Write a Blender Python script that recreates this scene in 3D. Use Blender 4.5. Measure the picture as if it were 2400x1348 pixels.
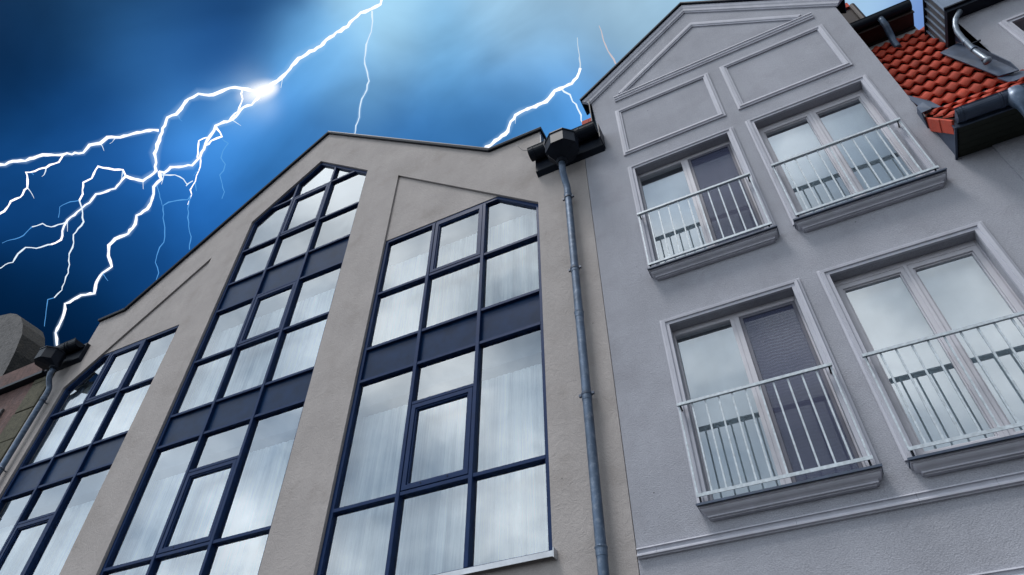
import bpy, bmesh, math, random
from mathutils import Vector, Matrix
from mathutils.geometry import tessellate_polygon
random.seed(7)
scene = bpy.context.scene
for o in list(bpy.data.objects): bpy.data.objects.remove(o)
COL = scene.collection

# ------------------------------------------------------------------ camera
S = 0.7                                   # one drawing unit of the facade survey in metres
EYE = 1.6
RIGHT = Vector((0.89602778, 0.44398772, 0.00302116))
DOWN = Vector((-0.31401943, 0.63851516, -0.70263091))
FWD = Vector((-0.31388855, 0.62862811, 0.71154809))
FPX = 1566.674
def W(p): return Vector((S*p[0], S*(p[1]-8.0), S*p[2]+EYE))
cam = bpy.data.cameras.new('camera'); cam.sensor_width = 36.0; cam.lens = 36.0*FPX/2400.0
cam.clip_start = 0.05; cam.clip_end = 5000
camo = bpy.data.objects.new('camera', cam); COL.objects.link(camo)
m = Matrix.Identity(4)
for i in range(3):
    m[i][0] = RIGHT[i]; m[i][1] = -DOWN[i]; m[i][2] = -FWD[i]
m.translation = Vector((0, -8*S, EYE))
camo.matrix_world = m
scene.camera = camo
def direction(u, v):
    return (RIGHT*((u-1200)/FPX) + DOWN*((v-674)/FPX) + FWD).normalized()

# ------------------------------------------------------------------ sky
def lin(c):
    return tuple(((x/255)/12.92 if x/255 <= .04045 else ((x/255+.055)/1.055)**2.4) for x in c)
SKY = [  # bearing of a patch of storm cloud (survey pixel), colour, angular spread
 (0,0,(6,38,72),150),(150,20,(24,64,102),150),(330,20,(36,80,124),150),(520,30,(24,62,110),140),(640,20,(32,78,128),110),
 (0,170,(2,38,78),170),(160,170,(10,54,102),150),(300,110,(52,112,176),110),(400,160,(46,104,172),100),(520,120,(40,96,166),110),
 (90,330,(24,80,142),140),(240,250,(10,56,112),120),(260,340,(40,104,180),110),(420,280,(74,148,224),100),(520,330,(66,142,220),100),
 (605,212,(215,236,255),42),(560,235,(130,190,245),60),(690,150,(110,180,240),75),(760,90,(120,188,242),80),(820,190,(120,186,242),100),
 (700,250,(72,144,212),110),(640,330,(64,136,208),90),(760,310,(50,112,182),110),(920,60,(176,222,248),120),(860,0,(168,220,252),80),
 (1050,110,(118,184,232),120),(1180,30,(166,208,236),130),(1400,20,(172,208,232),130),(1480,120,(160,200,228),110),(1320,120,(120,176,222),110),
 (1000,230,(76,146,210),120),(1200,210,(78,144,206),110),(1120,290,(54,116,180),110),(980,310,(52,116,186),100),(1330,250,(66,142,216),100),(1400,200,(86,156,224),90),
 (360,440,(36,108,190),110),(200,450,(26,92,168),120),(30,470,(14,66,128),120),(60,600,(2,28,58),130),(200,560,(6,46,92),110),
 (340,560,(24,84,152),110),(480,470,(34,98,170),110),(620,400,(36,96,160),90),(330,660,(16,70,132),110),(200,720,(6,48,92),110),(80,760,(0,26,56),130),(180,800,(0,22,52),100),
 (2000,10,(170,208,240),150),(2090,40,(158,196,238),60),(2155,0,(100,136,222),45),(2150,50,(72,114,214),40),(2250,-20,(150,185,225),70),(1750,-60,(165,206,234),160)]
world = bpy.data.worlds.new('World'); scene.world = world; world.use_nodes = True
nt = world.node_tree; nt.nodes.clear()
def N(t, **kw):
    n = nt.nodes.new(t)
    for k, v in kw.items(): setattr(n, k, v)
    return n
def inp(n, i, v):
    if hasattr(v, 'is_output'): nt.links.new(v, n.inputs[i])
    else: n.inputs[i].default_value = v
def MATH(op, a, b=0.0, c=0.0, clamp=False):
    n = N('ShaderNodeMath', operation=op, use_clamp=clamp); inp(n, 0, a); inp(n, 1, b); inp(n, 2, c); return n.outputs[0]
def VM(op, a, b=None, s=None):
    n = N('ShaderNodeVectorMath', operation=op); inp(n, 0, a)
    if b is not None: inp(n, 1, b)
    if s is not None: inp(n, 3, s)
    return n.outputs['Value'] if op == 'DOT_PRODUCT' else n.outputs[0]
tc = N('ShaderNodeTexCoord'); D0 = tc.outputs['Generated']
nz = N('ShaderNodeTexNoise'); nz.inputs['Scale'].default_value = 5.0; nz.inputs['Detail'].default_value = 3.0
nt.links.new(D0, nz.inputs['Vector'])
warp = VM('SCALE', VM('SUBTRACT', nz.outputs['Color'], (.5,.5,.5)), s=0.045)
D = VM('NORMALIZE', VM('ADD', D0, warp))
sep = N('ShaderNodeSeparateXYZ'); nt.links.new(D0, sep.inputs[0])
nz2 = N('ShaderNodeTexNoise'); nz2.inputs['Scale'].default_value = 3.2; nz2.inputs['Detail'].default_value = 6.0; nz2.inputs['Roughness'].default_value = .52
nt.links.new(VM('MULTIPLY', D0, (1.0,1.0,1.5)), nz2.inputs['Vector'])
cr = N('ShaderNodeValToRGB'); nt.links.new(nz2.outputs[0], cr.inputs[0])
cr.color_ramp.elements[0].position = .34; cr.color_ramp.elements[0].color = (.34,.42,.52,1)
cr.color_ramp.elements[1].position = .62; cr.color_ramp.elements[1].color = (1.15,1.21,1.25,1)
e = cr.color_ramp.elements.new(.48); e.color = (.66,.74,.82,1)
sky = N('ShaderNodeTexSky', sky_type='NISHITA'); sky.sun_disc = False
SUN_EL, SUN_AZ = math.radians(67), math.radians(212)
sky.sun_elevation = SUN_EL; sky.sun_rotation = SUN_AZ
veil = MATH('MULTIPLY_ADD', sep.outputs[0], -.95, 1.32)          # cloud over the street thins towards the left
front = VM('ADD', VM('SCALE', cr.outputs[0], s=veil), VM('SCALE', sky.outputs[0], s=0.015))
fac = MATH('MULTIPLY_ADD', sep.outputs[1], -2.6, 0.35, clamp=True)       # 1 = over the street, 0 = behind the houses
mix = N('ShaderNodeMix', data_type='RGBA'); inp(mix, 0, fac)
mix.inputs[6].default_value = (*lin((30,84,146)), 1); nt.links.new(front, mix.inputs[7])
EPS = 0.02
accw = EPS; accc = VM('SCALE', mix.outputs[2], s=EPS)
for (u, v, c, spread) in SKY:
    k = 1.0/(0.62*spread/FPX)**2
    w = MATH('EXPONENT', MATH('MULTIPLY_ADD', VM('DOT_PRODUCT', D, tuple(direction(u, v))), k, -k))
    accw = MATH('ADD', w, accw)
    accc = VM('ADD', VM('SCALE', lin(c), s=w), accc)
col = VM('SCALE', accc, s=MATH('DIVIDE', 1.0, accw))
nz3 = N('ShaderNodeTexNoise'); nz3.inputs['Scale'].default_value = 9; nz3.inputs['Detail'].default_value = 7
nt.links.new(D0, nz3.inputs['Vector'])
nz4 = N('ShaderNodeTexNoise'); nz4.inputs['Scale'].default_value = 3.6; nz4.inputs['Detail'].default_value = 4; nz4.inputs['Roughness'].default_value = .45; nz4.inputs['Distortion'].default_value = .6
nt.links.new(VM('MULTIPLY', D0, (1.0, 1.7, 1.0)), nz4.inputs['Vector'])
col = VM('SCALE', col, s=MATH('MULTIPLY', MATH('MULTIPLY_ADD', nz3.outputs[0], .26, .87), MATH('MULTIPLY_ADD', nz4.outputs[0], 1.3, .34)))
bg = N('ShaderNodeBackground'); nt.links.new(col, bg.inputs[0]); bg.inputs[1].default_value = 1.0
nt.links.new(bg.outputs[0], N('ShaderNodeOutputWorld').inputs[0])
world.cycles.sampling_method = 'MANUAL'; world.cycles.sample_map_resolution = 512

sun = bpy.data.lights.new('sun', 'SUN'); sun.energy = 2.4; sun.angle = math.radians(16); sun.color = (1, .97, .94)
suno = bpy.data.objects.new('sun', sun); COL.objects.link(suno)
sd = Vector((math.cos(SUN_EL)*math.sin(SUN_AZ), math.cos(SUN_EL)*math.cos(SUN_AZ), math.sin(SUN_EL)))   # towards the sun
suno.rotation_euler = sd.to_track_quat('Z', 'Y').to_euler(); suno.location = (0, -10, 30)
vs = scene.view_settings; vs.view_transform = 'Standard'; vs.look = 'None'; vs.gamma = 1; vs.exposure = 0.0
vs.use_curve_mapping = False
scene.render.engine = 'CYCLES'
scene.cycles.max_bounces = 8; scene.cycles.transparent_max_bounces = 24; scene.cycles.glossy_bounces = 4

# ------------------------------------------------------------------ materials
MATS = {}
def mat(name, base, rough=.8, metal=0.0, bump=0, bscale=300, var=.12, vscale=6, stain=None, spec=.4, streak=0, trowel=0):
    m = bpy.data.materials.new(name); m.use_nodes = True; t = m.node_tree; b = t.nodes['Principled BSDF']
    b.inputs['Roughness'].default_value = rough; b.inputs['Metallic'].default_value = metal
    b.inputs['Specular IOR Level'].default_value = spec
    tcn = t.nodes.new('ShaderNodeTexCoord'); src = t.nodes.new('ShaderNodeNewGeometry').outputs['Position']
    def noise(sc, det=4, rg=.6, vec=None):
        n = t.nodes.new('ShaderNodeTexNoise'); n.inputs['Scale'].default_value = sc; n.inputs['Detail'].default_value = det; n.inputs['Roughness'].default_value = rg
        t.links.new(vec or src, n.inputs['Vector']); return n.outputs[0]
    def mapr(s, a, b_, c, d):
        n = t.nodes.new('ShaderNodeMapRange'); t.links.new(s, n.inputs[0])
        for i, v in enumerate((a, b_, c, d)): n.inputs[i+1].default_value = v
        return n.outputs[0]
    def mul(a, b_):
        n = t.nodes.new('ShaderNodeMath'); n.operation = 'MULTIPLY'; t.links.new(a, n.inputs[0]); t.links.new(b_, n.inputs[1]); return n.outputs[0]
    v = mapr(noise(vscale), .3, .7, 1-var, 1+var)
    if bscale and bump: v = mul(v, mapr(noise(bscale, 2), .3, .7, 1-var*1.3, 1+var*1.3))
    if streak:
        mp = t.nodes.new('ShaderNodeMapping'); mp.inputs['Scale'].default_value = (9, 9, .7); t.links.new(src, mp.inputs[0])
        v = mul(v, mapr(noise(1.0, 5, .6, mp.outputs[0]), .35, .7, 1-streak, 1+streak*.5))
    sc = t.nodes.new('ShaderNodeVectorMath'); sc.operation = 'SCALE'; sc.inputs[0].default_value = base; t.links.new(v, sc.inputs[3])
    out = sc.outputs[0]
    if stain:
        mx = t.nodes.new('ShaderNodeMix'); mx.data_type = 'RGBA'; t.links.new(mapr(noise(stain[1], 6, .65), .52, .72, 0, stain[2]), mx.inputs[0])
        t.links.new(out, mx.inputs[6]); mx.inputs[7].default_value = (*stain[0], 1); out = mx.outputs[2]
    if 'render' in name:
        vo = t.nodes.new('ShaderNodeTexVoronoi'); vo.inputs['Scale'].default_value = 3.2; t.links.new(src, vo.inputs['Vector'])
        mx = t.nodes.new('ShaderNodeMix'); mx.data_type = 'RGBA'; t.links.new(mapr(vo.outputs['Distance'], .015, .035, .75, 0), mx.inputs[0])
        t.links.new(out, mx.inputs[6]); mx.inputs[7].default_value = (.07,.065,.065,1); out = mx.outputs[2]
        ve = t.nodes.new('ShaderNodeTexVoronoi'); ve.feature = 'DISTANCE_TO_EDGE'; ve.inputs['Scale'].default_value = .33
        wn = t.nodes.new('ShaderNodeTexNoise'); wn.inputs['Scale'].default_value = 2.5; wn.inputs['Detail'].default_value = 6; t.links.new(src, wn.inputs['Vector'])
        av = t.nodes.new('ShaderNodeVectorMath'); av.operation = 'MULTIPLY_ADD'; t.links.new(wn.outputs['Color'], av.inputs[0]); av.inputs[1].default_value = (.9,.9,.9); t.links.new(src, av.inputs[2]); t.links.new(av.outputs[0], ve.inputs['Vector'])
        mk = mul(mapr(ve.outputs['Distance'], .0006, .0025, .16, 0), mapr(noise(.8), .48, .6, 0, 1))
        mx = t.nodes.new('ShaderNodeMix'); mx.data_type = 'RGBA'; t.links.new(mk, mx.inputs[0]); t.links.new(out, mx.inputs[6]); mx.inputs[7].default_value = (.10,.095,.10,1); out = mx.outputs[2]
    t.links.new(out, b.inputs['Base Color'])
    if name == 'red roof tile':
        oi = t.nodes.new('ShaderNodeObjectInfo'); s2 = t.nodes.new('ShaderNodeVectorMath'); s2.operation = 'SCALE'; t.links.new(out, s2.inputs[0])
        t.links.new(mapr(oi.outputs['Random'], 0, 1, .78, 1.16), s2.inputs[3]); t.links.new(s2.outputs[0], b.inputs['Base Color'])
    if bump:
        bn = t.nodes.new('ShaderNodeBump'); bn.inputs['Distance'].default_value = bump; bn.inputs['Strength'].default_value = .8
        h = noise(bscale, 3, .6)
        if trowel:
            n2 = t.nodes.new('ShaderNodeTexNoise'); n2.inputs['Scale'].default_value = 9; n2.inputs['Detail'].default_value = 4; n2.inputs['Distortion'].default_value = 2.2
            t.links.new(src, n2.inputs['Vector'])
            ad = t.nodes.new('ShaderNodeMath'); ad.operation = 'MULTIPLY_ADD'; t.links.new(n2.outputs[0], ad.inputs[0]); ad.inputs[1].default_value = trowel; t.links.new(h, ad.inputs[2]); h = ad.outputs[0]
        t.links.new(h, bn.inputs['Height']); t.links.new(bn.outputs[0], b.inputs['Normal'])
    MATS[name] = m; return m
mat('warm grey render', (.36,.332,.322), .93, bump=.005, bscale=80, var=.08, vscale=1.6, stain=((.21,.185,.165), 1.7, .35), spec=.2, trowel=1.6, streak=.03)
mat('blue grey render', (.328,.334,.374), .93, bump=.008, bscale=80, var=.09, vscale=1.2, stain=((.22,.215,.24), 1.6, .4), spec=.2, trowel=.6, streak=.03)
mat('painted moulding', (.44,.445,.50), .7, var=.05, vscale=5, spec=.3, streak=.08)
mat('navy frame', (.006,.024,.084), .5, var=.12, vscale=9, spec=.14)
mat('navy panel', (.005,.021,.064), .32, var=.25, vscale=4, spec=.12)
mat('black metal', (.008,.012,.021), .5, var=.2, vscale=8, spec=.18)
mat('slate metal', (.045,.066,.11), .5, metal=.15, var=.2, vscale=6, spec=.5, streak=.2)
mat('zinc pipe', (.085,.125,.19), .42, metal=.45, var=.25, vscale=7, spec=.5, streak=.3, stain=((.25,.27,.3), 14, .5))
mat('galvanised steel', (.44,.49,.53), .5, metal=.15, var=.22, vscale=30)
mat('worn zinc', (.15,.18,.22), .4, metal=.5, var=.3, vscale=14)
mat('white plastic frame', (.50,.49,.53), .45, var=.04, vscale=6, streak=.05)
mat('dark screen frame', (.12,.12,.15), .5)
mat('red roof tile', (.42,.052,.026), .8, bump=.002, bscale=160, var=.16, vscale=9, stain=((.30,.13,.10), 22, .35), spec=.3)
mat('dark green boards', (.012,.016,.010), .7, var=.2, vscale=12)
mat('dark brown boards', (.02,.010,.009), .6, var=.2, vscale=12)
mat('pale band', (.42,.42,.42), .8, var=.12, vscale=6)
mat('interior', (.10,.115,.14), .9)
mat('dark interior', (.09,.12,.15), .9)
mat('old stone', (.085,.083,.085), .9, bump=.02, bscale=14, var=.3, vscale=3, stain=((.08,.075,.07), 3, .7))
mat('dark lichen stone', (.018,.016,.012), .95, bump=.02, bscale=20, var=.45, vscale=5, stain=((.05,.04,.02), 4, .4))
mat('red brown plaster', (.11,.062,.056), .9, bump=.01, bscale=20, var=.25, vscale=3, stain=((.09,.07,.075), 2, .8), streak=.25)
mat('mossy quoin stone', (.07,.066,.042), .9, bump=.015, bscale=25, var=.25, vscale=5, stain=((.08,.07,.05), 5, .6))
mat('grey cladding', (.07,.072,.078), .6, metal=.1, var=.15, vscale=4)
mat('pale seam', (.17,.22,.30), .5, metal=.2, var=.1)
mat('cable grey', (.12,.12,.13), .6)
mat('asphalt', (.035,.035,.037), .9, bump=.01, bscale=120, var=.2, vscale=1.2)
mat('paving stone', (.10,.098,.096), .85, bump=.005, bscale=60, var=.2, vscale=1.5)
mat('aluminium sill', (.45,.47,.50), .4, metal=.5, var=.15, vscale=6)
mat('pale blind', (.62,.66,.70), .9, var=.05, vscale=3, streak=.06)
mat('dark red paint', (.13,.02,.02), .5)
def curtain_mat():      # sheer cloth: fold shading and overlap density painted in as upright noise streaks
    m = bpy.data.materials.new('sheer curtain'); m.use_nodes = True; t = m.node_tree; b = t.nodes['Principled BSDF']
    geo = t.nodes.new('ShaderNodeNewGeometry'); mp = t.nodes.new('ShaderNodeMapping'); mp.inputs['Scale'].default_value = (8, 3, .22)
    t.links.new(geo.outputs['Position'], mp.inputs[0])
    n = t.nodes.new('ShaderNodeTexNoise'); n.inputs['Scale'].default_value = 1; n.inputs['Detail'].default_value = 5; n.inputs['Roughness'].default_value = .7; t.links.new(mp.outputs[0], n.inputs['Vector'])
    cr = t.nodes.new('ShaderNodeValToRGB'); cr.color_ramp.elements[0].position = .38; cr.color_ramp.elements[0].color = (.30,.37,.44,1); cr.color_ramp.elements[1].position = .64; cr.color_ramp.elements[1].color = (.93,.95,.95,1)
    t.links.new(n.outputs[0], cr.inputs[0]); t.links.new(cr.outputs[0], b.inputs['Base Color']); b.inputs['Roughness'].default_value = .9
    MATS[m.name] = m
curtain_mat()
def glass_mat(name, refl, tint, wob=.35, gcol=(.93,.97,1)):
    m = bpy.data.materials.new(name); m.use_nodes = True; t = m.node_tree; t.nodes.clear()
    g = t.nodes.new('ShaderNodeBsdfGlossy'); g.inputs['Roughness'].default_value = .0; g.inputs[0].default_value = (*gcol, 1)
    tr = t.nodes.new('ShaderNodeBsdfTransparent'); tr.inputs[0].default_value = (*tint, 1)
    geo = t.nodes.new('ShaderNodeNewGeometry')
    n = t.nodes.new('ShaderNodeTexNoise'); n.inputs['Scale'].default_value = 1.3; n.inputs['Detail'].default_value = 1; t.links.new(geo.outputs['Position'], n.inputs['Vector'])
    bn = t.nodes.new('ShaderNodeBump'); bn.inputs['Strength'].default_value = wob; bn.inputs['Distance'].default_value = .012
    t.links.new(n.outputs[0], bn.inputs['Height']); t.links.new(bn.outputs[0], g.inputs['Normal'])
    fr = t.nodes.new('ShaderNodeFresnel'); fr.inputs[0].default_value = 1.5
    ad = t.nodes.new('ShaderNodeMath'); ad.operation = 'MULTIPLY_ADD'; t.links.new(fr.outputs[0], ad.inputs[0]); ad.inputs[1].default_value = 1-refl; ad.inputs[2].default_value = refl; ad.use_clamp = True
    mx = t.nodes.new('ShaderNodeMixShader'); t.links.new(ad.outputs[0], mx.inputs[0]); t.links.new(tr.outputs[0], mx.inputs[1]); t.links.new(g.outputs[0], mx.inputs[2])
    o = t.nodes.new('ShaderNodeOutputMaterial'); t.links.new(mx.outputs[0], o.inputs[0]); MATS[name] = m
glass_mat('tinted glass', .25, (.95,.99,1))
glass_mat('clear glass', .36, (.88,.93,.96), .25)
def clear_mat():
    m = bpy.data.materials.new('glass edge'); m.use_nodes = True; t = m.node_tree; t.nodes.clear()
    tr = t.nodes.new('ShaderNodeBsdfTransparent'); tr.inputs[0].default_value = (.95,.97,.97,1)
    o = t.nodes.new('ShaderNodeOutputMaterial'); t.links.new(tr.outputs[0], o.inputs[0]); MATS['glass edge'] = m
clear_mat()
def screen_mat():
    m = bpy.data.materials.new('fly screen mesh'); m.use_nodes = True; t = m.node_tree; b = t.nodes['Principled BSDF']
    b.inputs['Base Color'].default_value = (.065,.075,.15,1); b.inputs['Roughness'].default_value = .7
    geo = t.nodes.new('ShaderNodeNewGeometry')
    wv = t.nodes.new('ShaderNodeTexWave'); wv.wave_type = 'BANDS'; wv.bands_direction = 'Z'; wv.inputs['Scale'].default_value = 8.5; wv.inputs['Distortion'].default_value = 7.0
    wv.inputs['Detail'].default_value = 1; wv.inputs['Detail Scale'].default_value = .55; t.links.new(geo.outputs['Position'], wv.inputs['Vector'])
    mr = t.nodes.new('ShaderNodeMapRange'); t.links.new(wv.outputs[0], mr.inputs[0]); mr.inputs[3].default_value = .38; mr.inputs[4].default_value = .47
    tr = t.nodes.new('ShaderNodeBsdfTransparent'); mx = t.nodes.new('ShaderNodeMixShader'); t.links.new(mr.outputs[0], mx.inputs[0])
    t.links.new(tr.outputs[0], mx.inputs[1]); t.links.new(b.outputs[0], mx.inputs[2]); t.links.new(mx.outputs[0], t.nodes['Material Output'].inputs[0]); MATS[m.name] = m
screen_mat()
def emit_mat(name, c, s):
    m = bpy.data.materials.new(name); m.use_nodes = True; t = m.node_tree; t.nodes.clear()
    e = t.nodes.new('ShaderNodeEmission'); e.inputs[0].default_value = (*c, 1); e.inputs[1].default_value = s
    o = t.nodes.new('ShaderNodeOutputMaterial'); t.links.new(e.outputs[0], o.inputs[0]); m.cycles.emission_sampling = 'NONE'; MATS[name] = m
emit_mat('white hot lightning', (1,.96,1), 1.6)
emit_mat('thin lightning', (.78,.90,1), 1.1)
emit_mat('blue lightning', (.10,.36,.78), 1.0)
emit_mat('faint lightning', (.62,.74,.86), .95)
def glow_mat(name, c, s, a, p):
    m = bpy.data.materials.new(name); m.use_nodes = True; t = m.node_tree; t.nodes.clear()
    e = t.nodes.new('ShaderNodeEmission'); e.inputs[0].default_value = (*c, 1); e.inputs[1].default_value = s
    tr = t.nodes.new('ShaderNodeBsdfTransparent'); lw = t.nodes.new('ShaderNodeLayerWeight'); lw.inputs[0].default_value = .5
    geo = t.nodes.new('ShaderNodeNewGeometry')
    def M(op, a_, b_):
        n = t.nodes.new('ShaderNodeMath'); n.operation = op
        for i, q in enumerate((a_, b_)):
            if hasattr(q, 'is_output'): t.links.new(q, n.inputs[i])
            else: n.inputs[i].default_value = q
        return n.outputs[0]
    f = M('SUBTRACT', 1.0, lw.outputs['Facing']); f = M('MULTIPLY', M('POWER', f, p), a)
    f = M('MULTIPLY', f, M('SUBTRACT', 1.0, geo.outputs['Backfacing']))
    mx = t.nodes.new('ShaderNodeMixShader'); t.links.new(f, mx.inputs[0]); t.links.new(tr.outputs[0], mx.inputs[1]); t.links.new(e.outputs[0], mx.inputs[2])
    o = t.nodes.new('ShaderNodeOutputMaterial'); t.links.new(mx.outputs[0], o.inputs[0]); m.cycles.emission_sampling = 'NONE'; MATS[name] = m
glow_mat('glowing air', (.45,.70,1), .95, .36, 4.0)
glow_mat('burst of light', (1,.99,1), 1.25, 1.0, 7.0)

# ------------------------------------------------------------------ mesh helpers (coordinates in survey units)
class MB:
    def __init__(s): s.v = []; s.f = []; s.mi = []
    def add(s, vs, fs, mi=0):
        k = len(s.v); s.v += [tuple(p) for p in vs]; s.f += [tuple(i+k for i in f) for f in fs]; s.mi += [mi]*len(fs)
    def box(s, x0, x1, y0, y1, z0, z1, mi=0):
        s.add([(x0,y0,z0),(x1,y0,z0),(x1,y1,z0),(x0,y1,z0),(x0,y0,z1),(x1,y0,z1),(x1,y1,z1),(x0,y1,z1)],
              [(0,3,2,1),(4,5,6,7),(0,1,5,4),(1,2,6,5),(2,3,7,6),(3,0,4,7)], mi)
    def prism(s, poly, y0, y1, mi=0, holes=(), back=True):      # polygon in xz, pushed along y
        loops = [poly] + list(holes); flat = [p for l in loops for p in l]
        tris = tessellate_polygon([[Vector((p[0], p[1], 0)) for p in l] for l in loops])
        n = len(flat); vs = [(p[0], y0, p[1]) for p in flat] + [(p[0], y1, p[1]) for p in flat]; fs = []
        for t in tris:
            a, b, c = (flat[i] for i in t)
            ccw = (b[0]-a[0])*(c[1]-a[1]) - (b[1]-a[1])*(c[0]-a[0]) > 0
            t = tuple(t) if ccw else tuple(reversed(t))
            fs.append(t)
            if back: fs.append(tuple(i+n for i in reversed(t)))
        k = 0
        for li, l in enumerate(loops):
            area = sum(l[i][0]*l[(i+1)%len(l)][1]-l[(i+1)%len(l)][0]*l[i][1] for i in range(len(l)))
            for i in range(len(l)):
                a, b = k+i, k+(i+1)%len(l)
                q = (a, a+n, b+n, b) if (area > 0) == (li == 0) else (a, b, b+n, a+n)
                fs.append(q)
            k += len(l)
        s.add(vs, fs, mi)
    def tube(s, pts, r, sides=10, mi=0, caps=True, a0=0.0):
        pts = [Vector(p) for p in pts]; rs = r if isinstance(r, (list, tuple)) else [r]*len(pts)
        vs = []; fs = []; up = None
        for i, p in enumerate(pts):
            t = (pts[min(i+1, len(pts)-1)] - pts[max(i-1, 0)]).normalized()
            if up is None:
                up = Vector((0,0,1)) if abs(t.z) < .9 else Vector((0,1,0))
            a = (up - t*up.dot(t)).normalized(); up = a; b = t.cross(a)
            for k in range(sides):
                th = a0 + 2*math.pi*k/sides; vs.append(p + (a*math.cos(th) + b*math.sin(th))*rs[i])
        for i in range(len(pts)-1):
            for k in range(sides):
                q = i*sides; fs.append((q+k, q+(k+1)%sides, q+sides+(k+1)%sides, q+sides+k))
        if caps:
            fs.append(tuple(reversed(range(sides)))); fs.append(tuple(range(len(vs)-sides, len(vs))))
        s.add(vs, fs, mi)
    def build(s, name, material, parent=None, smooth=False, origin=None, bevel=0, world=False):
        me = bpy.data.meshes.new(name)
        if world: me.from_pydata([tuple(p) for p in s.v], [], s.f)
        elif origin is None: me.from_pydata([tuple(W(p)) for p in s.v], [], s.f)
        else: me.from_pydata([tuple(S*(Vector(p)-Vector(origin))) for p in s.v], [], s.f)
        ms = material if isinstance(material, (list, tuple)) else [material]
        for q in ms: me.materials.append(MATS[q])
        for p, i in zip(me.polygons, s.mi): p.material_index = i
        bm = bmesh.new(); bm.from_mesh(me); bmesh.ops.recalc_face_normals(bm, faces=bm.faces); bm.to_mesh(me); bm.free()
        if smooth:
            for p in me.polygons: p.use_smooth = True
        o = link(name, me, parent)
        if origin is not None: o.location = W(origin)
        if bevel:
            b = o.modifiers.new('bevel', 'BEVEL'); b.width = bevel*S; b.segments = 1; b.limit_method = 'ANGLE'
        return o
def link(name, me, parent=None):
    o = bpy.data.objects.new(name, me); COL.objects.link(o)
    if parent is not None:
        o.parent = parent
        o.matrix_parent_inverse = Matrix.Translation(-base_of(parent))
    return o
def base_of(o):
    return Vector(o.get('_b', (0,0,0)))
def thing(name, label, cat, loc, group=None):
    o = bpy.data.objects.new(name, None); COL.objects.link(o); o.location = loc
    o['_b'] = tuple(loc); o['label'] = label; o['category'] = cat
    if group: o['group'] = group
    return o
def inset(poly, d):              # convex polygon, counter clockwise
    out = []; n = len(poly)
    for i in range(n):
        a, b, c = Vector(poly[i-1]), Vector(poly[i]), Vector(poly[(i+1)%n])
        e1 = (b-a).normalized(); e2 = (c-b).normalized()
        n1 = Vector((-e1.y, e1.x)); n2 = Vector((-e2.y, e2.x))
        k = (n1+n2); k = k/(1+n1.dot(n2)); out.append(tuple(b + k*d))
    return out
def clip(poly, cl):              # Sutherland-Hodgman, both counter clockwise and convex
    out = list(poly)
    for i in range(len(cl)):
        a, b = cl[i], cl[(i+1)%len(cl)]; src = out; out = []
        side = lambda p: (b[0]-a[0])*(p[1]-a[1]) - (b[1]-a[1])*(p[0]-a[0])
        for j in range(len(src)):
            p, q = src[j-1], src[j]; sp, sq = side(p), side(q)
            if (sp >= 0) != (sq >= 0):
                t = sp/(sp-sq); out.append((p[0]+(q[0]-p[0])*t, p[1]+(q[1]-p[1])*t))
            if sq >= 0: out.append(q)
        if len(out) < 3: return []
    res = []
    for p in out:
        if not res or math.hypot(p[0]-res[-1][0], p[1]-res[-1][1]) > 1e-4: res.append(p)
    if len(res) > 2 and math.hypot(res[0][0]-res[-1][0], res[0][1]-res[-1][1]) < 1e-4: res.pop()
    return res if len(res) > 2 else []
def rect(x0, x1, z0, z1): return [(x0,z0),(x1,z0),(x1,z1),(x0,z1)]
def moulding(mb, path, prof, closed=False):   # path in xz (profile offset to its left), profile = [(offset, y)]
    n = len(path); P = [Vector(p) for p in path]; rings = []
    for i in range(n):
        e1 = (P[i]-P[i-1]).normalized() if (i > 0 or closed) else None
        e2 = (P[(i+1)%n]-P[i]).normalized() if (i < n-1 or closed) else None
        e1 = e1 or e2; e2 = e2 or e1
        n1 = Vector((-e1.y, e1.x)); n2 = Vector((-e2.y, e2.x)); k = (n1+n2)/(1+n1.dot(n2))
        rings.append([(P[i].x+k.x*o, y, P[i].y+k.y*o) for o, y in prof])
    m_ = len(prof); vs = [p for r in rings for p in r]; fs = []
    for i in range(n if closed else n-1):
        a, b = i*m_, ((i+1)%n)*m_
        for j in range(m_-1): fs.append((a+j, a+j+1, b+j+1, b+j))
        fs.append((a+m_-1, a, b, b+m_-1))
    if not closed: fs += [tuple(reversed(range(m_))), tuple(range((n-1)*m_, n*m_))]
    mb.add(vs, fs)
def pane(poly, y, name, parent, glass='tinted glass'):
    mb = MB(); mb.prism(poly, y, y+.025)
    o = mb.build(name, [glass, 'glass edge'], parent)
    fm = min(o.data.polygons, key=lambda p: p.center.y).center.y
    for p in o.data.polygons: p.material_index = 0 if p.center.y < fm + 1e-5 else 1
    return o
GZ = -EYE/S          # ground level in survey units

# ------------------------------------------------------------------ ground
def structure(mb, name, material):
    o = mb.build(name, material); o['kind'] = 'structure'; return o
g = MB(); g.box(-900, 900, -900, 900, GZ-.4, GZ-.2); structure(g, 'ground', 'asphalt')
g = MB(); g.box(-900, 900, 4.9, 8.4, GZ-.2, GZ); g.box(-900, 900, 4.7, 4.88, GZ-.2, GZ+.01); structure(g, 'pavement', 'paving stone')

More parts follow.
